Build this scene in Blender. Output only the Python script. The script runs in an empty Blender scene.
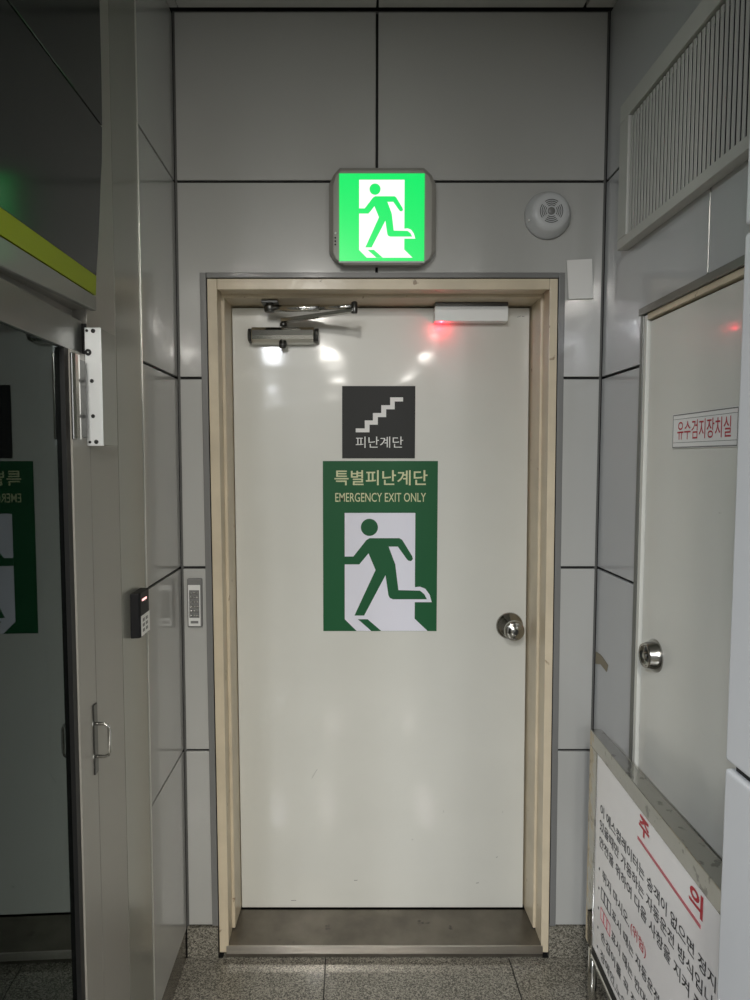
import bpy, bmesh, math, random
from mathutils import Vector, Matrix
random.seed(7)
C = bpy.context.scene.collection
PI = math.pi

# ------------------------------------------------------------------ materials
def new_mat(name):
    m = bpy.data.materials.new(name); m.use_nodes = True
    nt = m.node_tree; nt.nodes.clear()
    out = nt.nodes.new('ShaderNodeOutputMaterial')
    return m, nt, out

def mat(name, col, rough=.5, metal=0., coat=0., crough=.1, var=0., vscale=6., bump=0., bscale=40., spec=.5, dirt=None, stretch=(1, 1, 1)):
    m, nt, out = new_mat(name)
    p = nt.nodes.new('ShaderNodeBsdfPrincipled')
    nt.links.new(p.outputs[0], out.inputs[0])
    p.inputs['Base Color'].default_value = (*col, 1)
    p.inputs['Roughness'].default_value = rough
    p.inputs['Metallic'].default_value = metal
    p.inputs['Coat Weight'].default_value = coat
    p.inputs['Coat Roughness'].default_value = crough
    p.inputs['Specular IOR Level'].default_value = spec
    tc = nt.nodes.new('ShaderNodeTexCoord')
    mp = nt.nodes.new('ShaderNodeMapping'); mp.inputs['Scale'].default_value = stretch
    nt.links.new(tc.outputs['Object'], mp.inputs[0])
    src = None
    if var:
        n = nt.nodes.new('ShaderNodeTexNoise'); n.inputs['Scale'].default_value = vscale; n.inputs['Detail'].default_value = 6
        nt.links.new(mp.outputs[0], n.inputs[0])
        r = nt.nodes.new('ShaderNodeValToRGB')
        r.color_ramp.elements[0].position = .3; r.color_ramp.elements[1].position = .7
        r.color_ramp.elements[0].color = (*[c * (1 - var) for c in col], 1)
        r.color_ramp.elements[1].color = (*[min(1, c * (1 + var)) for c in col], 1)
        nt.links.new(n.outputs[0], r.inputs[0]); src = r.outputs[0]
        nt.links.new(src, p.inputs['Base Color'])
    if dirt:                       # (colour, scale, threshold): worn specks with a shape of their own
        n2 = nt.nodes.new('ShaderNodeTexNoise'); n2.inputs['Scale'].default_value = dirt[1]; n2.inputs['Detail'].default_value = 4
        nt.links.new(mp.outputs[0], n2.inputs[0])
        r2 = nt.nodes.new('ShaderNodeValToRGB')
        r2.color_ramp.elements[0].position = dirt[2]; r2.color_ramp.elements[1].position = dirt[2] + .04
        nt.links.new(n2.outputs[0], r2.inputs[0])
        mx = nt.nodes.new('ShaderNodeMix'); mx.data_type = 'RGBA'
        nt.links.new(r2.outputs[0], mx.inputs[0])
        if src: nt.links.new(src, mx.inputs[6])
        else: mx.inputs[6].default_value = (*col, 1)
        mx.inputs[7].default_value = (*dirt[0], 1)
        nt.links.new(mx.outputs[2], p.inputs['Base Color'])
    if bump:
        nb = nt.nodes.new('ShaderNodeTexNoise'); nb.inputs['Scale'].default_value = bscale; nb.inputs['Detail'].default_value = 2
        nt.links.new(mp.outputs[0], nb.inputs[0])
        b = nt.nodes.new('ShaderNodeBump'); b.inputs['Strength'].default_value = 1; b.inputs['Distance'].default_value = bump
        nt.links.new(nb.outputs[0], b.inputs['Height'])
        nt.links.new(b.outputs[0], p.inputs['Normal']); nt.links.new(b.outputs[0], p.inputs['Coat Normal'])
    return m

def emit(name, col, s):
    m, nt, out = new_mat(name)
    p = nt.nodes.new('ShaderNodeBsdfPrincipled')
    p.inputs['Base Color'].default_value = (*[c * .08 for c in col], 1); p.inputs['Roughness'].default_value = .3
    p.inputs['Emission Color'].default_value = (*col, 1); p.inputs['Emission Strength'].default_value = s
    nt.links.new(p.outputs[0], out.inputs[0]); return m

def granite(name, dark, mid, light, rough):
    m, nt, out = new_mat(name)
    p = nt.nodes.new('ShaderNodeBsdfPrincipled'); nt.links.new(p.outputs[0], out.inputs[0])
    p.inputs['Roughness'].default_value = rough; p.inputs['Coat Weight'].default_value = .55; p.inputs['Coat Roughness'].default_value = .06
    tc = nt.nodes.new('ShaderNodeTexCoord')
    v = nt.nodes.new('ShaderNodeTexVoronoi'); v.inputs['Scale'].default_value = 310
    n = nt.nodes.new('ShaderNodeTexNoise'); n.inputs['Scale'].default_value = 160; n.inputs['Detail'].default_value = 4
    nt.links.new(tc.outputs['Object'], v.inputs[0]); nt.links.new(tc.outputs['Object'], n.inputs[0])
    s = nt.nodes.new('ShaderNodeSeparateColor'); nt.links.new(v.outputs['Color'], s.inputs[0])
    a = nt.nodes.new('ShaderNodeMath'); a.operation = 'MULTIPLY_ADD'; a.inputs[1].default_value = .55; 
    nt.links.new(s.outputs[0], a.inputs[0])
    b = nt.nodes.new('ShaderNodeMath'); b.operation = 'MULTIPLY'; b.inputs[1].default_value = .45
    nt.links.new(n.outputs[0], b.inputs[0]); nt.links.new(b.outputs[0], a.inputs[2])
    r = nt.nodes.new('ShaderNodeValToRGB'); e = r.color_ramp.elements
    e[0].position = .22; e[0].color = (*dark, 1); e[1].position = .72; e[1].color = (*light, 1)
    q = e.new(.42); q.color = (*mid, 1)
    nt.links.new(a.outputs[0], r.inputs[0]); nt.links.new(r.outputs[0], p.inputs['Base Color'])
    return m

def glass(name):
    m, nt, out = new_mat(name)
    t = nt.nodes.new('ShaderNodeBsdfTransparent'); t.inputs[0].default_value = (.30, .33, .33, 1)
    g = nt.nodes.new('ShaderNodeBsdfGlossy'); g.inputs['Roughness'].default_value = .012; g.inputs[0].default_value = (.70, .80, .79, 1)
    f = nt.nodes.new('ShaderNodeFresnel'); f.inputs[0].default_value = 1.6
    x = nt.nodes.new('ShaderNodeMixShader')
    nt.links.new(f.outputs[0], x.inputs[0]); nt.links.new(t.outputs[0], x.inputs[1]); nt.links.new(g.outputs[0], x.inputs[2])
    nt.links.new(x.outputs[0], out.inputs[0]); return m

M = {}
M['panel'] = mat('grey_enamel_panel', (.415, .415, .395), .34, coat=1, crough=.09, var=.03, vscale=2, bump=.0016, bscale=2.2)
M['panel_right'] = mat('grey_enamel_panel_right', (.42, .43, .435), .32, coat=.9, crough=.10, var=.03, vscale=2, bump=.002, bscale=2.6)
M['column'] = mat('olive_grey_metal', (.25, .25, .215), .30, metal=.25, coat=.5, crough=.15, var=.06, vscale=3, stretch=(1, 1, .2))
M['column_light'] = mat('warm_grey_metal', (.34, .325, .29), .38, metal=.25, var=.05, vscale=3, stretch=(1, 1, .2))
M['corner'] = mat('corner_bead', (.09, .09, .085), .5)
M['clad'] = mat('pale_cladding', (.55, .565, .585), .42, coat=.3, crough=.25)
M['joint'] = mat('black_joint', (.008, .008, .008), .7)
M['alu'] = mat('aluminium_edge', (.62, .62, .58), .3, metal=.8)
M['door'] = mat('cream_white_paint', (.64, .64, .59), .34, coat=.42, crough=.085, var=.02, vscale=3, bump=.0024, bscale=3.0, stretch=(1, 1, 1.5), dirt=((.40, .38, .33), 22, .76))
M['frame'] = mat('beige_paint', (.60, .515, .375), .42, coat=.3, crough=.2, var=.09, vscale=9, bump=.0006, bscale=30, dirt=((.30, .22, .14), 26, .70))
M['trim'] = mat('grey_trim', (.17, .17, .165), .4, coat=.3)
M['steel'] = mat('brushed_steel', (.50, .47, .42), .28, metal=1, var=.12, vscale=14, bump=.0003, bscale=60, stretch=(.3, 3, 3))
M['sill'] = mat('worn_sill_steel', (.155, .14, .115), .33, metal=.75, var=.28, vscale=9, bump=.0005, bscale=25, dirt=((.09, .08, .07), 14, .68))
M['chrome'] = mat('chrome', (.62, .61, .58), .14, metal=1)
M['mirror_steel'] = mat('polished_steel', (.40, .395, .37), .07, metal=1, bump=.0016, bscale=14, dirt=((.24, .235, .22), 30, .61))
M['knob'] = mat('aged_chrome', (.40, .39, .36), .17, metal=1)
M['dark_metal'] = mat('dark_metal', (.10, .10, .095), .3, metal=.9)
M['black'] = mat('black_plastic', (.008, .008, .009), .5, spec=.2)
M['gasket'] = mat('black_gasket', (.006, .006, .006), .5)
M['silver'] = mat('silver_plastic', (.74, .74, .72), .3, metal=.1)
M['white_plastic'] = mat('white_plastic', (.50, .51, .51), .42, var=.02)
M['housing'] = mat('grey_beige_plastic', (.30, .29, .26), .38, coat=.3)
M['white_metal'] = mat('white_metal', (.88, .90, .89), .4, spec=.3)
M['plate'] = mat('drilled_aluminium', (.80, .82, .82), .35, metal=.35)
M['charcoal'] = mat('charcoal_sign', (.022, .023, .022), .5, spec=.25)
M['sign_green'] = mat('sign_green', (.010, .098, .034), .5, spec=.25)
M['sign_white'] = mat('sign_white', (.76, .76, .85), .4)
M['sign_cream'] = mat('sign_cream', (.60, .62, .36), .4)
M['white'] = mat('plain_white', (.78, .78, .76), .5)
M['red'] = mat('red_ink', (.45, .02, .035), .5)
M['pink'] = mat('faded_red_rule', (.50, .13, .15), .5)
M['ink'] = mat('black_ink', (.02, .02, .022), .5)
M['paper'] = mat('paper', (.72, .71, .68), .7)
M['board'] = mat('white_board', (.80, .78, .77), .32, coat=.4, crough=.2)
M['tape'] = mat('old_tape', (.22, .19, .13), .6)
M['sign_black'] = mat('gloss_dark_panel', (.012, .015, .014), .14, coat=.0, spec=.55)
M['lime'] = mat('lime_stripe', (.27, .33, .004), .45, spec=.3)
M['grey_lip'] = mat('grey_painted_lip', (.20, .20, .18), .4, coat=.3)
M['header'] = mat('grey_header', (.16, .165, .15), .33, metal=.4, coat=.4)
M['glass'] = glass('tinted_glass')
M['granite'] = granite('speckled_granite', (.030, .027, .020), (.115, .106, .083), (.32, .30, .25), .35)
M['hall_floor'] = mat('polished_hall_floor', (.10, .095, .08), .08, coat=1, crough=.03)
M['base_dark'] = mat('brown_base_strip', (.075, .062, .045), .25, coat=.5, var=.2)
M['ceiling'] = mat('ceiling_panel', (.46, .46, .43), .45)
M['hall_wall'] = mat('hall_wall', (.22, .22, .21), .5)
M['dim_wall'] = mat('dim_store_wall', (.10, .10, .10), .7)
M['glow_green'] = emit('lit_green', (.0, .62, .105), .46)
M['glow_white'] = emit('lit_white', (1, .93, .93), .36)
M['glow_red'] = emit('red_led', (1, .03, .04), 14)
M['led_white'] = emit('small_led', (1, .45, .42), .7)

# ------------------------------------------------------------------ mesh helpers
def prism(bm, pts, ext, mi=0):
    """polygon of 3-D points swept by vector ext"""
    ext = Vector(ext)
    a = [bm.verts.new(Vector(p)) for p in pts]; b = [bm.verts.new(Vector(p) + ext) for p in pts]
    n = len(pts); fs = [bm.faces.new(a), bm.faces.new(b[::-1])]
    for i in range(n): fs.append(bm.faces.new((a[(i + 1) % n], a[i], b[i], b[(i + 1) % n])))
    for f in fs: f.material_index = mi
    return a + b

def bx(bm, x0, x1, y0, y1, z0, z1, mi=0):
    return prism(bm, [(x0, y0, z0), (x1, y0, z0), (x1, y1, z0), (x0, y1, z0)], (0, 0, z1 - z0), mi)

def cyl(bm, p0, p1, r0, r1=None, n=24, mi=0):
    r1 = r0 if r1 is None else r1
    p0, p1 = Vector(p0), Vector(p1); d = (p1 - p0).normalized()
    u = d.orthogonal().normalized(); v = d.cross(u)
    A = [bm.verts.new(p0 + r0 * (math.cos(t) * u + math.sin(t) * v)) for t in [2 * PI * i / n for i in range(n)]]
    B = [bm.verts.new(p1 + r1 * (math.cos(t) * u + math.sin(t) * v)) for t in [2 * PI * i / n for i in range(n)]]
    fs = [bm.faces.new(A[::-1]), bm.faces.new(B)]
    for i in range(n):
        f = bm.faces.new((A[i], A[(i + 1) % n], B[(i + 1) % n], B[i])); f.smooth = True; fs.append(f)
    for f in fs: f.material_index = mi

def lathe(bm, c, axis, prof, n=40, mi=0):
    """prof: list of (radius, distance along axis)"""
    c, d = Vector(c), Vector(axis).normalized(); u = d.orthogonal().normalized(); v = d.cross(u)
    rings = []
    for r, h in prof:
        if r < 1e-6: rings.append([bm.verts.new(c + h * d)])
        else: rings.append([bm.verts.new(c + h * d + r * (math.cos(2 * PI * i / n) * u + math.sin(2 * PI * i / n) * v)) for i in range(n)])
    for a, b in zip(rings, rings[1:]):
        for i in range(n):
            j = (i + 1) % n
            q = [a[i % len(a)], a[j % len(a)], b[j % len(b)], b[i % len(b)]]
            q = list(dict.fromkeys(q))
            if len(q) > 2:
                f = bm.faces.new(q); f.smooth = True; f.material_index = mi

def tube(bm, pts, r, n=12, mi=0):
    pts = [Vector(p) for p in pts]; rings = []
    for i, p in enumerate(pts):
        d = (pts[min(i + 1, len(pts) - 1)] - pts[max(i - 1, 0)]).normalized()
        u = Vector((0, 0, 1)).cross(d) if abs(d.z) < .95 else Vector((0, 1, 0)).cross(d)
        u.normalize(); v = d.cross(u)
        rings.append([bm.verts.new(p + r * (math.cos(2 * PI * k / n) * u + math.sin(2 * PI * k / n) * v)) for k in range(n)])
    for a, b in zip(rings, rings[1:]):
        for k in range(n):
            f = bm.faces.new((a[k], a[(k + 1) % n], b[(k + 1) % n], b[k])); f.smooth = True; f.material_index = mi
    bm.faces.new(rings[0][::-1]).material_index = mi; bm.faces.new(rings[-1]).material_index = mi

ORG = {}
def obj(name, bm, m, parent=None, bevel=0., seg=2):
    bmesh.ops.recalc_face_normals(bm, faces=bm.faces)
    if parent is None:
        xs = [v.co.x for v in bm.verts]; ys = [v.co.y for v in bm.verts]; zs = [v.co.z for v in bm.verts]
        org = Vector(((min(xs) + max(xs)) / 2, (min(ys) + max(ys)) / 2, min(zs)))
    else: org = ORG[parent.name]
    bmesh.ops.translate(bm, vec=-org, verts=bm.verts)
    me = bpy.data.meshes.new(name); bm.to_mesh(me); bm.free()
    for k in (m if isinstance(m, (list, tuple)) else [m]): me.materials.append(M[k])
    o = bpy.data.objects.new(name, me); C.objects.link(o)
    if parent is None: o.location = org
    else: o.parent = parent
    ORG[o.name] = org
    if bevel:
        b = o.modifiers.new('bevel', 'BEVEL'); b.width = bevel; b.segments = seg; b.limit_method = 'ANGLE'; b.angle_limit = math.radians(40)
        b.harden_normals = False
    return o

def thing(name, loc, label, cat, kind=None, group=None):
    o = bpy.data.objects.new(name, None); C.objects.link(o); o.location = loc
    o.empty_display_size = .05
    ORG[o.name] = Vector(loc); return tag(o, label, cat, kind, group)

def tag(o, label=None, cat=None, kind=None, group=None):
    if label: o['label'] = label
    if cat: o['category'] = cat
    if kind: o['kind'] = kind
    if group: o['group'] = group
    return o

def BM(): return bmesh.new()

def text_bm(bm, s, o, right, up, w, h, depth=.0006, bold=0., mi=0, spacing=1.):
    """lettering fitted to a w x h box whose lower-left corner is o; raised by depth towards the viewer"""
    cu = bpy.data.curves.new('t', 'FONT'); cu.body = s; cu.size = 1; cu.offset = bold; cu.space_character = spacing
    cu.resolution_u = 3
    ob = bpy.data.objects.new('t', cu); C.objects.link(ob)
    dg = bpy.context.evaluated_depsgraph_get(); dg.update()
    ev = ob.evaluated_get(dg); me = ev.to_mesh()
    vs = [v.co.copy() for v in me.vertices]; fs = [tuple(p.vertices) for p in me.polygons]
    ev.to_mesh_clear(); bpy.data.objects.remove(ob); bpy.data.curves.remove(cu)
    x0 = min(v.x for v in vs); x1 = max(v.x for v in vs); y0 = min(v.y for v in vs); y1 = max(v.y for v in vs)
    R, U = Vector(right).normalized(), Vector(up).normalized(); N = R.cross(U)
    sx = w / (x1 - x0); sy = (h / (y1 - y0)) if h else sx
    bv = [bm.verts.new(Vector(o) + R * (v.x - x0) * sx + U * (v.y - y0) * sy + N * depth) for v in vs]
    for f in fs:
        try: bm.faces.new([bv[i] for i in f]).material_index = mi
        except ValueError: pass

R = 1.3313            # right wall plane
CZ = 3.0099           # ceiling
J = [.705, 1.305, 1.905, 2.505]
G = .004              # half joint

# ------------------------------------------------------------------ back wall
bm = BM()
T = .010
def pan_xz(poly): prism(bm, [(x, 0, z) for x, z in poly], (0, T, 0), 0)
FL, FR, FT = .090, 1.206, 2.226
zz = [.108] + J[:3]
for a, b in zip(zz, zz[1:]):
    pan_xz([(.008, a + G), (FL, a + G), (FL, b - G), (.008, b - G)])
    pan_xz([(FR, a + G), (R - .008, a + G), (R - .008, b - G), (FR, b - G)])
mx = .6235
pan_xz([(.008, J[2] + G), (FL, J[2] + G), (FL, FT), (mx - G, FT), (mx - G, J[3] - G), (.008, J[3] - G)])
pan_xz([(FR, J[2] + G), (R - .008, J[2] + G), (R - .008, J[3] - G), (mx + G, J[3] - G), (mx + G, FT), (FR, FT)])
pan_xz([(.008, J[3] + G), (mx - G, J[3] + G), (mx - G, CZ - .006), (.008, CZ - .006)])
pan_xz([(mx + G, J[3] + G), (R - .008, J[3] + G), (R - .008, CZ - .006), (mx + G, CZ - .006)])
bx(bm, -.1, .098, T, .30, 0, CZ, 1); bx(bm, 1.198, R + .1, T, .30, 0, CZ, 1); bx(bm, .098, 1.198, T, .30, 2.218, CZ, 1)
bx(bm, .0, .0080, .003, T, .104, CZ, 2); bx(bm, R - .0080, R, .003, T, .104, CZ, 2); bx(bm, .008, R - .008, .003, T, CZ - .006, CZ, 2)
o = obj('wall_back', bm, ['panel', 'joint', 'corner'], bevel=.0015)
tag(o, 'grey enamelled panel wall around the emergency exit door', 'wall', 'structure')

# left wall: enamel panels, then column casing
bm = BM()
def pan_yz(y0, y1, z0, z1, x=0., s=-1, mi=0): bx(bm, x, x + s * T, y0, y1, z0, z1, mi)
zz = [.10] + J + [CZ - .006]
for i, (a, b) in enumerate(zip(zz, zz[1:])):
    pan_yz(-.352, -.0005, a + (G if i else 0), b - G)
bx(bm, -.25, -T, -.352, .012, 0, CZ, 1)
bx(bm, -.004, .003, -.3555, -.3525, .10, CZ, 2)
o = obj('wall_left', bm, ['panel', 'joint', 'alu'], bevel=.0012)
tag(o, 'narrow grey panel wall left of the exit door', 'wall', 'structure')

bm = BM(); bx(bm, -.25, 0, -.54, -.356, 0, CZ)
o = obj('trim_1', bm, 'column', bevel=.002); tag(o, 'olive grey metal column casing carrying the card reader', 'column', 'structure')
bm = BM(); bx(bm, -.25, .0, -.7045, -.5405, 0, CZ)
o = obj('trim_2', bm, 'column_light', bevel=.002); tag(o, 'lighter grey metal jamb beside the glass door', 'jamb', 'structure')

# right wall
bm = BM()
def pr(y0, y1, z0, z1): bx(bm, R, R + T, y0, y1, z0, z1, 0)
for a, b in zip([.105] + J[:2], J[:3]): pr(-.279, -.0005, a + G, b - G)
prism(bm, [(R, -.0005, J[2] + G), (R, -.279, J[2] + G), (R, -.279, 2.056), (R, -.598, 2.056), (R, -.598, J[3] - G), (R, -.0005, J[3] - G)], (T, 0, 0)); pr(-1.25, -.604, 2.056, J[3] - G)
pr(-1.25, -.0005, J[3] + G, CZ - .006)
bx(bm, R + T, R + .2, -.279, .012, 0, CZ, 1); bx(bm, R + T, R + .2, -1.25, -.279, 2.056, CZ, 1)
bx(bm, R - .002, R + .004, -.6035, -.6, 2.062, 2.24, 2)
o = obj('wall_right', bm, ['panel_right', 'joint', 'alu'], bevel=.0015)
tag(o, 'grey panel wall above and beside the small right door', 'wall', 'structure')

# near cladding on the right: free-standing facing in front of the board
bm = BM()
PX = 1.15
for a, b in ((0.0, 1.153), (1.166, 1.998), (2.010, CZ)):
    bx(bm, PX, PX + .03, -2.2, -1.042, a, b, 0)
bx(bm, PX + .012, PX + .026, -2.2, -1.050, 0, CZ, 1)
o = obj('trim_3', bm, ['clad', 'joint'], bevel=.006, seg=3)
tag(o, 'pale grey cladding panel at the right edge nearest the viewer', 'wall panel', 'structure')

# base strips
bm = BM(); bx(bm, .002, .1040, -.004, .0095, 0, .104)
tag(obj('baseboard_left', bm, 'granite', bevel=.001), 'granite skirting block left of the exit door frame', 'baseboard', 'structure')
bm = BM(); bx(bm, 1.200, R - .002, -.004, .0095, 0, .108)
tag(obj('baseboard_right', bm, 'granite', bevel=.001), 'granite skirting block right of the exit door frame', 'baseboard', 'structure')
bm = BM(); bx(bm, -.012, -.001, -.352, -.006, 0, .099)
tag(obj('baseboard_side', bm, 'base_dark', bevel=.001), 'dark brown base strip under the left wall panels', 'baseboard', 'structure')

# grey channel round the frame
bm = BM()
bx(bm, .0800, .1000, -.004, -.0002, .110, 2.2290); bx(bm, 1.1955, 1.2150, -.004, -.0002, .110, 2.2290); bx(bm, .1000, 1.1955, -.004, -.0002, 2.2125, 2.2290)
for v in bm.verts: v.co.x += .0055 * (1.1 - v.co.z)
o = obj('trim_4', bm, 'trim', bevel=.002); tag(o, 'slim grey channel running round the exit door frame', 'trim', 'structure')

# ceiling + floor
bm = BM()
for x0, x1 in ((-3, mx - .603), (mx - .6, mx - G), (mx + G, mx + .62), (mx + .63, 4)):
    bx(bm, x0, x1, -12, -.012, CZ, CZ + .02, 0)
bx(bm, -3, 4, -12, .2, CZ + .02, CZ + .05, 1)
tag(obj('ceiling', bm, ['ceiling', 'joint']), 'plain grey panel ceiling', 'ceiling', 'structure')
bm = BM()
tx, ty = .4596, -.002
bx(bm, -3, 4, -12, .3, -.03, -.004, 1)
for i in range(-6, 7):
    for k in range(0, 4):
        x0, x1 = tx + .6075 * (i - 1), tx + .6075 * i; y1 = ty - .6075 * k; y0 = y1 - .6075
        bx(bm, max(x0, -3) + .002, min(x1, 4) - .002, y0 + .002, y1 - .002, -.004, 0, 0)
bx(bm, -3, 4, -12, ty - .6075 * 4, -.004, 0, 2)
bx(bm, .12, 1.18, .0, .3, -.004, 0, 0)
tag(obj('floor', bm, ['granite', 'joint', 'hall_floor']), 'speckled granite tile floor', 'floor', 'structure')

# hall behind the viewer (seen only as reflections)
bm = BM(); bx(bm, -3, 4, -12.1, -12, 0, CZ)
tag(obj('wall_front', bm, 'hall_wall'), 'far wall of the hall facing the exit door', 'wall', 'structure')
bm = BM(); bx(bm, -3.1, -3, -12, -1.9, 0, CZ); bx(bm, -3, -.02, -1.9, -1.85, 0, CZ)
tag(obj('wall_hall_left', bm, 'hall_wall'), 'left wall of the hall behind the viewer', 'wall', 'structure')
bm = BM(); bx(bm, 4, 4.1, -12, -2.2, 0, CZ); bx(bm, PX, 4, -2.25, -2.2, 0, CZ)
tag(obj('wall_hall_right', bm, 'hall_wall'), 'right wall of the hall behind the viewer', 'wall', 'structure')
# dim room behind the glass door
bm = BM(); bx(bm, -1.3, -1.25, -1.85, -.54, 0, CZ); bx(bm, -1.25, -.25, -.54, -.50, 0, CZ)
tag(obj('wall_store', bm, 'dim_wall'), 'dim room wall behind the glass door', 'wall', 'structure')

# ------------------------------------------------------------------ exit door (frame a touch out of plumb, as in the photo)
def plumb(bm):
    for v in bm.verts: v.co.x += .0055 * (1.1 - v.co.z)
d1 = thing('door_1', (.65, .17, .05), 'cream white steel emergency exit door in a beige frame', 'door', 'structure')
bm = BM()
prism(bm, [(.1035, -.008, .022), (.1345, -.008, .022), (.1315, .004, .022), (.1315, .069, .022), (.1035, .069, .022)], (0, 0, 2.187))
prism(bm, [(1.1915, -.008, .022), (1.1660, -.008, .022), (1.1690, .004, .022), (1.1690, .069, .022), (1.1915, .069, .022)], (0, 0, 2.187))
prism(bm, [(.1345, -.008, 2.2090), (.1345, -.008, 2.1755), (.1345, .004, 2.180), (.1345, .069, 2.180), (.1345, .069, 2.2090)], (1.0315, 0, 0))
plumb(bm); obj('frame_face', bm, 'frame', d1, bevel=.002)
bm = BM()
prism(bm, [(.0990, .0695, .048), (.1415, .0695, .048), (.1425, .075, .048), (.1475, .212, .048), (.0990, .212, .048)], (0, 0, 2.16))
prism(bm, [(1.197, .0695, .048), (1.1615, .0695, .048), (1.1605, .075, .048), (1.1570, .212, .048), (1.197, .212, .048)], (0, 0, 2.16))
prism(bm, [(.1395, .0695, 2.208), (.1395, .0695, 2.172), (.1395, .075, 2.169), (.1395, .212, 2.166), (.1395, .212, 2.208)], (1.024, 0, 0))
plumb(bm); obj('door_stop', bm, 'frame', d1, bevel=.0025)
bm = BM(); bx(bm, .1480, 1.1525, .17, .21, .050, 2.160)
plumb(bm); obj('door_leaf', bm, 'door', d1, bevel=.002)
bm = BM(); bx(bm, .13, 1.18, .214, .24, .0, 2.2); plumb(bm)
obj('rebate', bm, 'gasket', d1)
bm = BM()
lathe(bm, (1.0945, .170, 1.0735), (0, -1, 0), [(0, 0), (.046, 0), (.047, .004), (.043, .009), (.036, .012), (.034, .018), (.018, .021), (.014, .040), (.024, .047), (.032, .056), (.0345, .066), (.033, .076), (.027, .083), (.0245, .082), (.022, .086), (0, .087)])
kn = obj('door_knob', bm, 'knob', d1); tag(kn, 'round chrome knob')
bm = BM(); lathe(bm, (1.0945, .0835, 1.0735), (0, -1, 0), [(0, 0), (.0095, 0), (.0095, .003), (.008, .004), (0, .004)], 20); bx(bm, 1.0935, 1.0955, .0788, .0797, 1.069, 1.078)
obj('lock_cylinder', bm, 'dark_metal', kn)

# scratches and chips in the paint of the leaf
for (x, z, dx, dz) in ((1.105, 2.128, .012, .004), (1.121, 2.131, .008, -.001), (.405, .525, .020, .034), (.870, .400, .003, .008), (.900, .800, .001, .014), (.760, .300, .004, .002), (1.060, .235, .006, .003), (1.080, .400, .002, .006), (.555, .150, .012, .001), (.990, .140, .010, .002), (.330, .075, .018, .001)):
    bm = BM(); prism(bm, [(x, .1699, z), (x + dx, .1699, z + dz), (x + dx, .1699, z + dz + .0016), (x, .1699, z + .0016)], (0, -.0002, 0)); obj('scratch', bm, 'dim_wall', d1)

# sill
bm = BM(); prism(bm, [(.128, -.004, .044), (.128, .166, .046), (.128, .166, 0), (.128, .0, 0)], (1.052, 0, 0))
s1 = obj('door_sill', bm, 'sill', bevel=.001); tag(s1, 'scuffed grey steel sill at the foot of the exit door', 'door sill')
bm = BM(); bx(bm, .132, 1.178, -.010, -.0045, .018, .0455)
obj('nosing_strip', bm, 'steel', s1, bevel=.0015)['label'] = 'bright worn front edge strip'

# ------------------------------------------------------------------ door signs
def pict(bm, f, depth_vec, mi_white, mi_green, t=.0008):
    """running figure; f maps design coordinates to world"""
    def P(pts, lvl, mi):
        prism(bm, [Vector(f(*p)) + Vector(depth_vec) * lvl * t for p in pts], Vector(depth_vec) * t, mi)
    P([(126, 527), (386, 527), (386, 802), (405, 800), (425, 808), (441, 830), (449, 858), (386, 858), (386, 920), (434, 966), (170, 966), (126, 922)], 0, mi_white)
    head = [(217 + 31.5 * math.cos(a), 580 + 31.5 * math.sin(a)) for a in [2 * PI * i / 36 for i in range(36)]]
    P(head, 1, mi_green)
    P([(126, 688), (158, 688), (206, 627), (218, 620), (328, 620), (338, 626), (375, 686), (378, 697), (371, 705), (361, 703), (355, 697), (322, 651), (288, 651),
       (313, 717), (325, 813), (405, 815), (421, 828), (431, 847), (305, 847), (293, 842), (288, 832), (277, 757), (198, 908), (162, 908), (240, 738), (214, 676), (180, 717), (126, 717)], 1, mi_green)
    P([(175, 922), (211, 922), (262, 966), (225, 966)], 1, mi_green)

gx0, gx1, gz0, gz1 = .4476, .8415, 1.0539, 1.6444
def gmap(u, v): return (gx0 + (u - 46) / (468 - 46) * (gx1 - gx0), .1680, gz1 + (v - 337) / (967 - 337) * (gz0 - gz1))
sg = thing('exit_sign', (.6445, .169, gz0), 'green and white emergency exit running figure sign stuck on the door', 'sign')
bm = BM(); bx(bm, gx0, gx1, .1682, .1698, gz0, gz1); obj('sign_plate', bm, 'sign_green', sg, bevel=.0005)
bm = BM(); pict(bm, gmap, (0, -1, 0), 0, 1); obj('running_figure', bm, ['sign_white', 'sign_green'], sg)
def gpx(px, py): return gx0 + (px - 322.5) / 114 * (gx1 - gx0), gz1 + (py - 461) / 170 * (gz0 - gz1)
bm = BM()
x0, z0 = gpx(333.9, 484.9); x1, z1 = gpx(426.2, 470.0)
text_bm(bm, '특별피난계단', (x0, .1678, z0), (1, 0, 0), (0, 0, 1), x1 - x0, z1 - z0, bold=.010, spacing=1.02)
obj('korean_lettering', bm, 'sign_cream', sg); bm = BM()
x0, z0 = gpx(334.8, 501.3); x1, z1 = gpx(424.8, 492.4)
text_bm(bm, 'EMERGENCY EXIT ONLY', (x0, .1678, z0), (1, 0, 0), (0, 0, 1), x1 - x0, z1 - z0, bold=.004)
obj('english_lettering', bm, 'sign_cream', sg)

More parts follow.
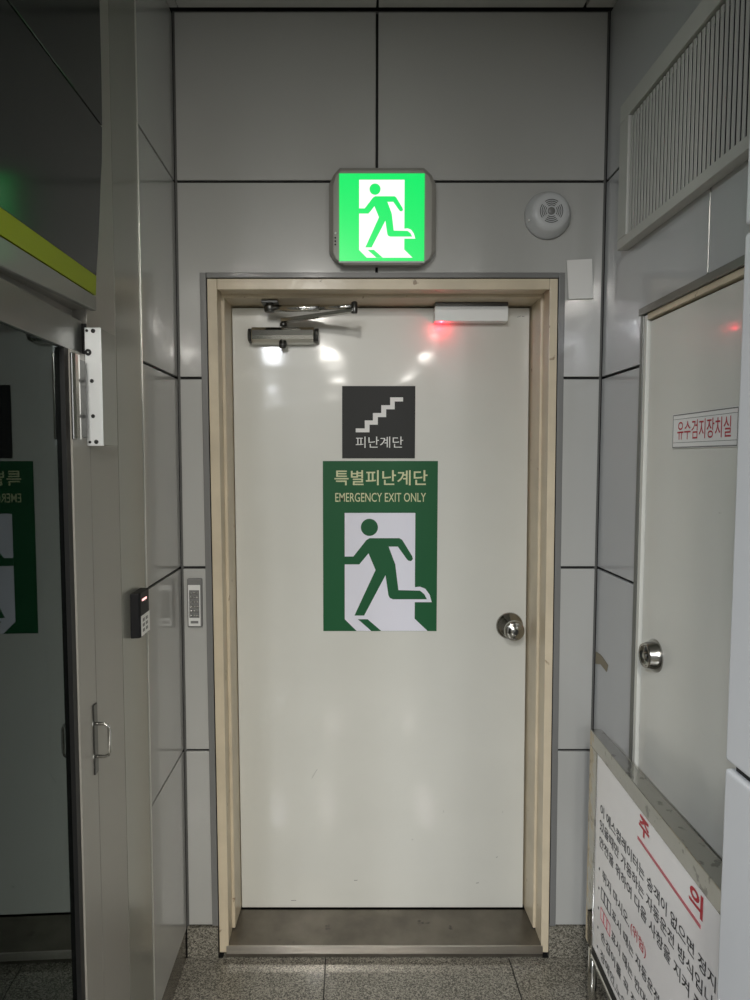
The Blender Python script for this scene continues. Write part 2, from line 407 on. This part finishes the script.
sx0, sx1, sz0, sz1 = .5138, .7625, 1.6535, 1.8985
st = thing('stairs_sign', (.638, .169, sz0), 'charcoal square sign with white stair symbol above the green door sign', 'sign')
bm = BM(); bx(bm, sx0, sx1, .1668, .1698, sz0, sz1); obj('sign_plate', bm, 'charcoal', st, bevel=.0008)
def spx(u, v): return sx0 + (u - 173) / 387 * (sx1 - sx0), sz1 + (v - 57) / 390 * (sz0 - sz1)
bm = BM()
prism(bm, [(spx(u, v)[0], .1667, spx(u, v)[1]) for u, v in [(245, 285), (293, 285), (293, 242), (336, 242), (336, 202), (380, 202), (380, 160), (427, 160), (427, 118), (495, 118), (495, 140), (451, 140), (451, 182), (406, 182), (406, 224), (362, 224), (362, 265), (318, 265), (318, 306), (245, 306)]], (0, -.0008, 0))
obj('stair_symbol', bm, 'white', st)
bm = BM(); x0, z0 = spx(245, 390); x1, z1 = spx(497, 329)
text_bm(bm, '피난계단', (x0, .1664, z0), (1, 0, 0), (0, 0, 1), x1 - x0, z1 - z0, bold=.0)
obj('lettering', bm, 'white', st)

# ------------------------------------------------------------------ door closer
dc = thing('door_closer', (.315, .17, 2.03), 'silver door closer with folding arm at top left of the exit door', 'door closer')
bm = BM()
prism(bm, [(.214, .168, 2.040), (.214, .150, 2.034), (.214, .125, 2.037), (.214, .113, 2.046), (.214, .110, 2.058), (.214, .113, 2.076), (.214, .122, 2.086), (.214, .150, 2.092), (.214, .168, 2.092)], (.208, 0, 0))
obj('body', bm, 'chrome', dc, bevel=.003)
for xa, xb in ((.202, .2125), (.4235, .436)):
    bm = BM(); prism(bm, [(xa, .168, 2.044), (xa, .150, 2.038), (xa, .127, 2.041), (xa, .117, 2.049), (xa, .114, 2.060), (xa, .118, 2.074), (xa, .125, 2.082), (xa, .150, 2.088), (xa, .168, 2.088)], (xb - xa, 0, 0))
    obj('end_cap', bm, 'dark_metal', dc, bevel=.003)
bm = BM(); lathe(bm, (.317, .128, 2.037), (0, 0, -1), [(0, 0), (.013, 0), (.013, .010), (.010, .018), (0, .020)], 20); obj('valve_cap', bm, 'dark_metal', dc)
bm = BM(); lathe(bm, (.319, .135, 2.092), (0, 0, 1), [(0, 0), (.012, 0), (.012, .010), (.008, .012), (.008, .022), (0, .022)], 20); obj('spindle', bm, 'dark_metal', dc)
def bar(bm, a, b, w0, w1, h):
    a, b = Vector(a), Vector(b); d = (b - a).normalized(); s = Vector((0, 0, 1)).cross(d).normalized(); u = Vector((0, 0, 1))
    q = [a + s * w0, b + s * w1, b - s * w1, a - s * w0]
    prism(bm, [p - u * h for p in q], (0, 0, 2 * h))
EL = Vector((.5545, .0, 2.123))
bm = BM(); bar(bm, (.319, .135, 2.110), EL + Vector((0, 0, -.009)), .015, .010, .0055)
obj('main_arm', bm, 'chrome', dc, bevel=.001)
bm = BM(); sh = Vector((.279, .100, 2.142)); md = sh.lerp(EL, .60)
tube(bm, [sh, md], .0115); tube(bm, [md, EL + Vector((0, 0, .004))], .0075)
obj('forearm', bm, 'chrome', dc)
bm = BM(); lathe(bm, EL + Vector((0, 0, -.018)), (0, 0, 1), [(0, 0), (.009, 0), (.010, .004), (.010, .032), (.007, .036), (0, .036)], 20); obj('elbow_joint', bm, 'dark_metal', dc)
bm = BM(); bx(bm, .252, .306, .085, .135, 2.158, 2.166); lathe(bm, (.279, .100, 2.130), (0, 0, 1), [(0, 0), (.016, 0), (.019, .006), (.019, .020), (.013, .024), (.013, .030), (0, .030)], 20)
obj('arm_shoe', bm, 'dark_metal', dc, bevel=.0015)

# ------------------------------------------------------------------ magnetic lock
ml = thing('magnetic_lock', (.945, .17, 2.10), 'white metal magnetic lock bar with red light above the exit door', 'magnetic lock')
bm = BM(); bx(bm, .8216, 1.0636, .125, .168, 2.107, 2.1555); obj('body', bm, 'white_metal', ml, bevel=.0015)
bm = BM(); bx(bm, .823, 1.0620, .120, .165, 2.1557, 2.168); obj('mounting_plate', bm, 'dark_metal', ml, bevel=.001)
bm = BM(); lathe(bm, (.8440, .132, 2.1071), (0, 0, -1), [(0, 0), (.0035, 0), (.003, .002), (0, .0035)], 16); obj('indicator_light', bm, 'glow_red', ml)

# ------------------------------------------------------------------ illuminated exit sign
ex = thing('illuminated_exit_sign', (.640, 0, 2.24), 'glowing green running figure exit light mounted above the door', 'exit light')
def ring(o, y): return [(x, y, z) for x, z in o]
outer = [(.4775, 2.284), (.491, 2.262), (.523, 2.2445), (.757, 2.2445), (.789, 2.262), (.802, 2.284), (.802, 2.482), (.7885, 2.510), (.765, 2.531), (.510, 2.531), (.4905, 2.510), (.4775, 2.482)]
inner = [(.490, 2.276), (.499, 2.256), (.522, 2.240), (.755, 2.240), (.780, 2.256), (.789, 2.276), (.789, 2.478), (.779, 2.502), (.760, 2.519), (.512, 2.519), (.498, 2.502), (.490, 2.478)]
bm = BM()
def loft(bm, rings):
    vs = [[bm.verts.new(p) for p in r] for r in rings]; n = len(rings[0])
    for a, b in zip(vs, vs[1:]):
        for i in range(n): bm.faces.new((a[i], a[(i + 1) % n], b[(i + 1) % n], b[i]))
    bm.faces.new(vs[0]); bm.faces.new(vs[-1][::-1])
loft(bm, [ring(outer, -.0005), ring(outer, -.034), ring(inner, -.046)])
obj('housing', bm, 'housing', ex, bevel=.002)
ex0, ex1, ez0, ez1 = .5085, .7655, 2.250, 2.5075
bm = BM(); bx(bm, ex0, ex1, -.0505, -.046, ez0, ez1)
pn = obj('light_panel', bm, 'glow_green', ex); tag(pn, 'glowing green panel')
def emap(u, v):
    U = (u - 126) * 1.069 + 247; V = (v - 527) * 1.115 + 125
    return (ex0 + (U - 125) / 523 * (ex1 - ex0), -.0506, ez1 + (V - 85) / 550 * (ez0 - ez1))
bm = BM(); pict(bm, emap, (0, -1, 0), 0, 1, .0006)
obj('running_figure', bm, ['glow_white', 'glow_green'], pn)
bm = BM(); bx(bm, ex0 - .002, ex1 + .002, -.052, -.046, ez0 - .006, ez0 - .0005); obj('bottom_lip', bm, 'white_plastic', ex, bevel=.001)
bm = BM()
for k in range(3): lathe(bm, (.4965, -.0455, 2.300 + .010 * k), (0, -1, 0), [(0, 0), (.0028, 0), (.0022, .0015), (0, .0018)], 12)
obj('test_button', bm, 'black', ex)
bm = BM(); lathe(bm, (.4970, -.0450, 2.334), (0, -1, 0), [(0, 0), (.0032, 0), (.003, .002), (0, .003)], 12); obj('status_light', bm, 'white', ex)

# ------------------------------------------------------------------ round alarm sounder
sm = thing('alarm_sounder', (1.156, 0, 2.33), 'round white alarm sounder with concentric grille on the upper right wall', 'alarm')
c = Vector((1.150, 0, 2.400))
bm = BM(); lathe(bm, c, (0, -1, 0), [(0, -.0005), (.071, -.0005), (.071, .010), (.068, .014), (.060, .034), (.052, .043), (.040, .0445), (0, .0445)], 56); obj('housing', bm, 'white_plastic', sm)
bm = BM()
gc = c + Vector((0.0, -.0448, 0))
for rr in (.035, .0295, .024, .0185):
    for q in range(4):
        a0 = PI / 4 + q * PI / 2 + .17; n = 9
        A = [a0 + (PI / 2 - .34) * i / n for i in range(n + 1)]
        pts = [gc + Vector((math.cos(a) * rr, 0, math.sin(a) * rr)) for a in A] + [gc + Vector((math.cos(a) * (rr - .0022), 0, math.sin(a) * (rr - .0022))) for a in A[::-1]]
        prism(bm, pts, (0, -.0006, 0))
obj('grille', bm, 'dark_metal', sm)
bm = BM(); lathe(bm, gc, (0, -1, 0), [(.0, 0), (.0115, 0), (.010, .0015), (0, .002)], 24); obj('centre_dome', bm, 'trim', sm)
bm = BM(); lathe(bm, c + Vector((-.063, -.026, -.022)), (0, -1, 0), [(0, 0), (.0035, 0), (.003, .002), (0, .003)], 12); obj('indicator_light', bm, 'white', sm)

# blank card
bm = BM(); prism(bm, [(1.2195, -.005, 2.1457), (1.2960, -.005, 2.1485), (1.2890, -.005, 2.2690), (1.2110, -.005, 2.2650)], (0, -.0035, 0))
tag(obj('blank_card', bm, 'paper', bevel=.0004), 'blank off-white card stuck to the wall right of the frame top', 'card')
bm = BM(); prism(bm, [(1.225, -.0005, 2.16), (1.285, -.0005, 2.16), (1.285, -.0005, 2.25), (1.225, -.0005, 2.25)], (0, -.0043, 0))
o = obj('backing_pad', bm, 'white', None); o.parent = bpy.data.objects['blank_card']; o.location = o.location - ORG['blank_card']

# ------------------------------------------------------------------ keypad on back wall
kp = thing('keypad', (.046, 0, 1.116), 'slim silver door keypad with dark rim left of the exit door', 'keypad')
bm = BM(); bx(bm, .0225, .0690, -.016, .0005, 1.1155, 1.2715); obj('casing', bm, 'trim', kp, bevel=.003)
bm = BM(); bx(bm, .0265, .0650, -.0195, -.0162, 1.120, 1.252); obj('face_plate', bm, 'silver', kp, bevel=.001)
bm = BM(); bx(bm, .0300, .0620, -.0205, -.0197, 1.147, 1.236); obj('key_field', bm, 'trim', kp)
key = None
for r_ in range(6):
    for c_ in range(3):
        kx, kz = .0355 + c_ * .0103, 1.1545 + r_ * .0146
        if key is None:
            bm = BM(); lathe(bm, (kx, -.0206, kz), (0, -1, 0), [(0, 0), (.0040, 0), (.0036, .002), (0, .0026)], 14); key = obj('key', bm, 'chrome', kp); k0 = (kx, kz)
        else:
            k2 = key.copy(); C.objects.link(k2); k2.parent = kp; k2.location = (kx - k0[0], 0, kz - k0[1])
bm = BM(); bx(bm, .034, .058, -.0203, -.0197, 1.129, 1.137); obj('name_plate', bm, 'trim', kp)

# ------------------------------------------------------------------ card reader on left column
cr = thing('card_reader', (0, -.44, 1.208), 'black card reader with silver label on the left column', 'card reader')
bm = BM(); prism(bm, [(-.0005, -.482, 1.208), (.020, -.478, 1.208), (.023, -.472, 1.208), (.023, -.406, 1.208), (.019, -.402, 1.208), (-.0005, -.400, 1.208)], (0, 0, .112)); obj('casing', bm, 'black', cr, bevel=.002)
bm = BM(); bx(bm, .0232, .0240, -.472, -.406, 1.211, 1.262); lb = obj('label_panel', bm, 'silver', cr)
bm = BM()
for k in range(3):
    for q in range(2): bx(bm, .0241, .0243, -.463 + .024 * q, -.447 + .024 * q, 1.220 + .013 * k, 1.228 + .013 * k)
obj('label_print', bm, 'trim', lb)
bm = BM(); bx(bm, .0232, .0242, -.462, -.428, 1.298, 1.303); obj('indicator_light', bm, 'led_white', cr)

# ------------------------------------------------------------------ glass door on the left
gd = thing('door_2', (0, -.80, 0), 'tinted glass door with grey metal stile along the left side', 'door', 'structure')
SL = .03                              # the leaf stands a touch ajar
def gx(y): return -.012 - SL * (y + .812)
bm = BM(); bx(bm, -.040, .001, -.793, -.7085, 0, 1.865); obj('stile', bm, 'column_light', gd, bevel=.0006)
bm = BM(); bx(bm, -.040, -.003, -.8115, -.7932, 0, 1.865); bx(bm, -.04, -.0012, -.7083, -.7047, 0, 1.93); obj('gasket', bm, 'gasket', gd)
bm = BM(); prism(bm, [(gx(-.812), -.812, 0), (gx(-1.72), -1.72, 0), (gx(-1.72) - .008, -1.72, 0), (gx(-.812) - .008, -.812, 0)], (0, 0, 1.866)); obj('glass_pane', bm, 'glass', gd)
bm = BM(); prism(bm, [(-.010, -.7085, 1.8662), (-.006, -.812, 1.8662), (gx(-1.72) + .004, -1.72, 1.8662), (gx(-1.72) - .03, -1.72, 1.8662), (-.04, -.7085, 1.8662)], (0, 0, .068)); obj('top_rail', bm, 'header', gd, bevel=.001)
bm = BM(); bx(bm, -.010, .026, -1.80, -1.7205, 0, 1.935); obj('stile', bm, 'column_light', gd, bevel=.002)
bm = BM(); tube(bm, [(.0, -.727, 1.024), (.024, -.727, 1.024), (.031, -.727, 1.027), (.034, -.727, 1.034), (.034, -.727, 1.085), (.031, -.727, 1.092), (.024, -.727, 1.095), (.0, -.727, 1.095)], .0035)
h = obj('pull_handle', bm, 'chrome', gd)
bm = BM()
for z in (1.024, 1.095): lathe(bm, (0, -.727, z), (1, 0, 0), [(0, 0), (.008, 0), (.008, .002), (.0035, .003)], 16)
obj('rosette', bm, 'chrome', h)
bm = BM(); bx(bm, -.02, .0045, -.731, -.712, .985, 1.135); obj('strike_plate', bm, 'dark_metal', gd, bevel=.001)
# shiny hinge barrel of the glass door
bm = BM(); prism(bm, [(.001, -.797, 1.690), (.005, -.799, 1.690), (.010, -.792, 1.690), (.0115, -.781, 1.690), (.010, -.771, 1.690), (.001, -.765, 1.690)], (0, 0, .168))
hb = obj('hinge_barrel', bm, 'chrome', gd, bevel=.002)
bm = BM(); bx(bm, .001, .005, -.763, -.730, 1.695, 1.850); obj('hinge_leaf', bm, 'dark_metal', gd, bevel=.001)

# hinge bracket box on the jamb
br = thing('hinge_bracket', (.018, -.68, 1.68), 'bright drilled metal bracket box on the jamb beside the glass door', 'bracket')
bm = BM(); bx(bm, .0005, .034, -.719, -.640, 1.680, 1.918); obj('box_body', bm, 'column', br, bevel=.001)
bm = BM(); bx(bm, .0012, .0345, -.7235, -.7195, 1.679, 1.919); pl = obj('face_plate', bm, 'plate', br, bevel=.0008)
for i, (u, v, r) in enumerate([(183, 130, .0020), (232, 132, .0031), (193, 276, .0048), (222, 470, .0028), (231, 710, .0028), (208, 888, .0020), (255, 886, .0031)]):
    # plate spans u 161..285 top / 185..303 bottom, v 112..910
    f = (v - 112) / 798; uu = (u - (161 + 24 * f)) / (124 - 6 * f)
    px_, pz_ = .001 + uu * .0325, 1.918 - f * .238; r *= 1.4
    bm = BM(); lathe(bm, (px_, -.7237, pz_), (0, -1, 0), [(0, 0), (r, 0), (r, .0012), (r * .7, .0015), (0, .0008)], 18)
    hh = obj('hole_disc', bm, 'gasket', pl)  # black disc stands in for the dark inside a drilled hole
    if r > .006:
        bm = BM(); lathe(bm, (px_, -.7249, pz_), (0, -1, 0), [(0, 0), (.0016, 0), (0, .001)], 12); obj('bolt_pin', bm, 'white', br)

# ------------------------------------------------------------------ dark fascia sign at upper left
fs = thing('fascia_sign', (.006, -1.0, 1.94), 'glossy dark overhead fascia with lime stripe above the glass door', 'sign panel')
edge = [(-.6866, 1.9985), (-.6835, 1.9920), (-.6648, 2.0998), (-.6520, 2.175), (-.6412, 2.2446), (-.6332, 2.2832), (-.6262, 2.3560)]
X0, X1 = .0005, .012
bm = BM()
low = [(-.6795, 2.034), (-.6648, 2.0998), (-.6520, 2.175), (-.6412, 2.2446), (-.6332, 2.2832), (-.6270, 2.3600)]
prism(bm, [(X0, y, z) for y, z in low] + [(X0, -1.75, 2.3600), (X0, -1.75, 2.034)], (X1 - X0, 0, 0))
hi = [(-.6258, 2.3640), (-.6235, 2.4839), (-.6245, 2.622), (-.632, 2.76), (-.645, CZ - .004)]
prism(bm, [(X0, y, z) for y, z in hi] + [(X0, -1.75, CZ - .004), (X0, -1.75, 2.3640)], (X1 - X0, 0, 0))
obj('dark_panel', bm, 'sign_black', fs, bevel=.001)
bm = BM(); prism(bm, [(X0, -.6850, 1.9925), (X0, -.6797, 2.0335), (X0, -1.75, 2.0335), (X0, -1.75, 1.9925)], (X1 - X0, 0, 0)); obj('lime_stripe', bm, 'lime', fs)
bm = BM(); prism(bm, [(X0, -.6866, 1.9890), (X0, -.6880, 1.9600), (X0, -1.75, 1.916), (X0, -1.75, 1.9890)], (X1 - X0 + .002, 0, 0)); obj('bottom_lip', bm, 'grey_lip', fs, bevel=.002)
bm = BM(); bx(bm, -.25, -.0005, -1.80, -.7055, 1.958, CZ); bx(bm, -.25, -.03, -1.80, -.7055, 1.9365, 1.958)
tag(obj('trim_5', bm, 'column_light'), 'grey bulkhead behind the dark fascia', 'wall', 'structure')

# ------------------------------------------------------------------ ventilation louvre
vt = thing('vent_grille', (R, -.6, 2.24), 'grey metal vent grille with upright slats high on the right wall', 'vent grille')
vx = R - .030
bm = BM()
bx(bm, vx, R - .0005, -1.20, -.168, 2.243, 2.270); bx(bm, vx, R - .0005, -1.20, -.168, 2.590, 2.640)
bx(bm, vx, R - .0005, -.226, -.168, 2.270, 2.590); bx(bm, vx, R - .0005, -1.20, -1.15, 2.270, 2.590)
obj('frame', bm, 'ceiling', vt, bevel=.002)
bm = BM(); n = 51
for i in range(n):
    y = -.236 - .018 * i
    bx(bm, vx + .006, vx + .008, y - .0050, y + .0050, 2.271, 2.582)
obj('slats', bm, 'ceiling', vt)
bm = BM(); bx(bm, R - .0025, R - .0005, -1.149, -.227, 2.271, 2.589); obj('back_plate', bm, 'joint', vt)

# ------------------------------------------------------------------ right door
d3 = thing('door_3', (R, -.7, 0), 'pale grey flush service door in the right wall', 'door', 'structure')
DX = R + .004
bm = BM()
bx(bm, R - .006, R + .06, -.2995, -.2815, 0, 2.0530); bx(bm, R - .012, R + .06, -1.25, -.2810, 2.0355, 2.0545)
obj('outer_frame', bm, 'header', d3, bevel=.001)
bm = BM(); bx(bm, R - .004, R + .05, -.3170, -.3000, 0, 2.032); obj('door_jamb', bm, 'door', d3, bevel=.001)
bm = BM(); bx(bm, R - .004, R + .05, -1.22, -.3175, 2.0195, 2.0350); obj('door_head', bm, 'frame', d3, bevel=.001)
bm = BM(); bx(bm, DX, R + .045, -1.18, -.3205, .01, 2.0140)
obj('door_leaf', bm, 'door', d3, bevel=.0015)
bm = BM(); bx(bm, R + .046, R + .06, -1.22, -.3, 0, 2.03); obj('rebate', bm, 'gasket', d3)
bm = BM(); lathe(bm, (DX, -.402, 1.142), (-1, 0, 0), [(0, 0), (.043, 0), (.043, .003), (.038, .012), (.033, .026), (.030, .031), (.026, .028), (.024, .022), (.010, .022), (.010, .030), (.006, .032), (0, .032)], 40)
kn = obj('flush_knob', bm, 'knob', d3); tag(kn, 'round chrome ring pull')
bm = BM()
for k in range(3):
    a = PI / 2 + k * 2 * PI / 3
    p = Vector((DX - .0235, -.402 + .016 * math.cos(a), 1.142 + .016 * math.sin(a))); cyl(bm, p, p + Vector((-.003, 0, 0)), .006, .006, 14)
obj('finger_hole', bm, 'gasket', kn)

# name plate on right door
np_ = thing('door_name_plate', (R, -.6, 1.677), 'white plate with red Korean lettering on the right door', 'sign')
bm = BM(); bx(bm, DX - .0030, DX - .0003, -.738, -.462, 1.6770, 1.7600); obj('plate', bm, 'white', np_, bevel=.0006)
bm = BM()
for z0, z1 in ((1.6785, 1.6810), (1.7560, 1.7585), (1.6905, 1.6915), (1.7465, 1.7475)): bx(bm, DX - .0036, DX - .0031, -.735, -.465, z0, z1)
for y0 in (-.735, -.4665): bx(bm, DX - .0036, DX - .0031, y0, y0 + .0015, 1.681, 1.756)
obj('border_line', bm, 'trim', np_)
bm = BM(); text_bm(bm, '유수검지장치실', (DX - .0032, -.488, 1.698), (0, -1, 0), (0, 0, 1), .224, .044, bold=.004); obj('lettering', bm, 'red', np_)

# tape scrap in the right corner
bm = BM(); prism(bm, [(R - .0006, -.008, 1.035), (R - .0006, -.05, 1.036), (R - .0006, -.108, 1.022), (R - .0006, -.098, .998), (R - .0006, -.05, 1.006), (R - .0006, -.03, 1.000), (R - .0006, -.008, .995)], (-.0012, 0, 0))
tag(obj('tape_scrap', bm, 'tape'), 'torn brown tape scrap on the right wall near the corner', 'tape')

# ------------------------------------------------------------------ notice board stand
def bxp(y): return 1.240 + .034 * (y + .22)          # front plane of the board
nb = thing('notice_stand', (1.23, -.7, 0), 'steel framed white Korean notice board standing against the right wall', 'notice board')
def slab(bm, y0, y1, z0, z1, d0, d1_, d1b=None, mi=0):
    """piece following the board plane; d = offset behind the plane at far/near end"""
    d1b = d1_ if d1b is None else d1b
    prism(bm, [(bxp(y0) + d0, y0, z0), (bxp(y1) + d0, y1, z0), (bxp(y1) + d1b, y1, z0), (bxp(y0) + d1_, y0, z0)], (0, 0, z1 - z0), mi)
bm = BM()
slab(bm, -1.23, -.215, .822, .868, 0, .060, .033)     # top rail, deeper at its near end
slab(bm, -.272, -.215, .232, .8218, 0, .033); slab(bm, -1.23, -1.17, .232, .8218, 0, .06)
obj('frame', bm, 'mirror_steel', nb, bevel=.002)
bm = BM(); slab(bm, -1.169, -.273, .250, .8215, .003, .012); pb = obj('board_panel', bm, 'board', nb)
bm = BM(); slab(bm, -1.169, -.273, .226, .2495, .0, .02); obj('bottom_rail', bm, 'gasket', nb, bevel=.001)
for y in (-.243, -1.20):
    bm = BM(); cyl(bm, (bxp(y) + .014, y, .006), (bxp(y) + .014, y, .226), .0125); obj('leg', bm, 'chrome', nb)
    bm = BM(); lathe(bm, (bxp(y) + .014, y, .0), (0, 0, 1), [(0, 0), (.020, 0), (.020, .005), (.013, .012), (0, .012)], 24); obj('foot', bm, 'black', nb)
bm = BM(); bp = lambda y, z: (bxp(y) + .014, y, z)
tube(bm, [bp(-.243, .205), bp(-.262, .205), bp(-1.18, .205), bp(-1.2, .205)], .011); obj('cross_bar', bm, 'chrome', nb)
# lettering on the board
RT = Vector((-.034, -1, 0)).normalized(); UP = (0, 0, 1)
def line(name, s, ya, yb, zc, h, bold=.012, m='ink'):
    bm = BM(); text_bm(bm, s, (bxp(ya) + .003, ya, zc - h / 2), RT, UP, ya - yb, h, depth=.0008, bold=bold); return obj(name, bm, m, pb)
line('title_letter', '주', -.566, -.624, .789, .046, .03, 'red'); line('title_letter', '의', -.814, -.870, .787, .048, .03, 'red')
line('warning_word', '(위험)', -.535, -.625, .505, .034, .01, 'red')
bm = BM(); slab(bm, -.863, -.561, .7440, .7515, .0018, .0028); obj('title_rule', bm, 'pink', pb)
for t in (('이 에스컬레이터는 승객이 없으면 정지하', -.308, -.965, .680, .032), ('있을때만 가동하는 자동운전 방식입니다', -.306, -.955, .635, .032),
          ('안전을 위하여 다음 사항을 지켜 주', -.306, -.880, .588, .032), ('뛰지 마시오.', -.336, -.525, .507, .031), ('표시 때는 자동운전', -.412, -.700, .451, .030),
          ('표시 때는 반대방', -.412, -.665, .393, .030), ('손잡이를 꼭 잡으', -.336, -.62, .336, .030), ('장애인,노약자', -.336, -.56, .279, .030)):
    line('text_line', *t)
for z in (.507, .451, .393, .336, .279):
    bm = BM(); slab(bm, -.314, -.309, z - .003, z + .003, .0018, .0026); obj('bullet_point', bm, 'ink', pb)
def boxes(z, m):
    bm = BM()
    for k in range(3):
        y1 = -.330 - k * .0245; y0 = y1 - .023
        for a, b, c_, d in ((y0, y1, z + .0150, z + .0170), (y0, y1, z - .0170, z - .0150), (y0, y0 + .0015, z - .017, z + .017), (y1 - .0015, y1, z - .017, z + .017)):
            slab(bm, a, b, c_, d, .0018, .0026)
    obj('symbol_boxes', bm, m, pb)
boxes(.451, 'ink'); boxes(.393, 'pink')

# ------------------------------------------------------------------ lights
def area(name, loc, sx, sy, power, col=(1, .97, .92), rot=(0, 0, 0)):
    l = bpy.data.lights.new(name, 'AREA'); l.shape = 'RECTANGLE'; l.size = sx; l.size_y = sy; l.energy = power; l.color = col
    o = bpy.data.objects.new(name, l); C.objects.link(o); o.location = loc; o.rotation_euler = rot; return o
for x, y, p in ((.25, -3.4, 24), (1.5, -4.4, 16), (-.9, -3.3, 34), (-.9, -4.7, 28), (.25, -6.0, 26), (1.5, -6.1, 20), (-.45, -6.0, 26), (.25, -8.8, 26), (1.5, -8.8, 22), (-.95, -7.4, 26), (-.95, -10, 24)):  # nearest left tube is added to brighten the right wall and its door
    area('ceiling_tube_light', (x, y, CZ - .03), .14, .60, p, (1, .965, .90) if x > 0 else (.90, .94, 1))
pt = bpy.data.lights.new('red_indicator_glow', 'POINT'); pt.energy = .035; pt.color = (1, .02, .05); pt.shadow_soft_size = .004
po = bpy.data.objects.new('red_indicator_glow', pt); C.objects.link(po); po.location = (.8440, .140, 2.094)

w = bpy.data.worlds.new('world'); bpy.context.scene.world = w; w.use_nodes = True
w.node_tree.nodes['Background'].inputs[0].default_value = (.5, .5, .5, 1); w.node_tree.nodes['Background'].inputs[1].default_value = .3

# ------------------------------------------------------------------ camera
cam = bpy.data.cameras.new('camera'); co = bpy.data.objects.new('camera', cam); C.objects.link(co)
cam.sensor_fit = 'VERTICAL'; cam.sensor_height = 24; cam.lens = 654.92 / 1000 * 24
cam.shift_x = (375 - 351.16) / 1000; cam.clip_start = .02
co.location = (.5445, -2.0756, 1.653); co.rotation_euler = (PI / 2 - .0633, 0, 0)
sc = bpy.context.scene; sc.camera = co
sc.view_settings.view_transform = 'Standard'; sc.view_settings.look = 'None'
sc.view_settings.gamma = 1; sc.view_settings.use_curve_mapping = False
sc.view_settings.exposure = 1.55
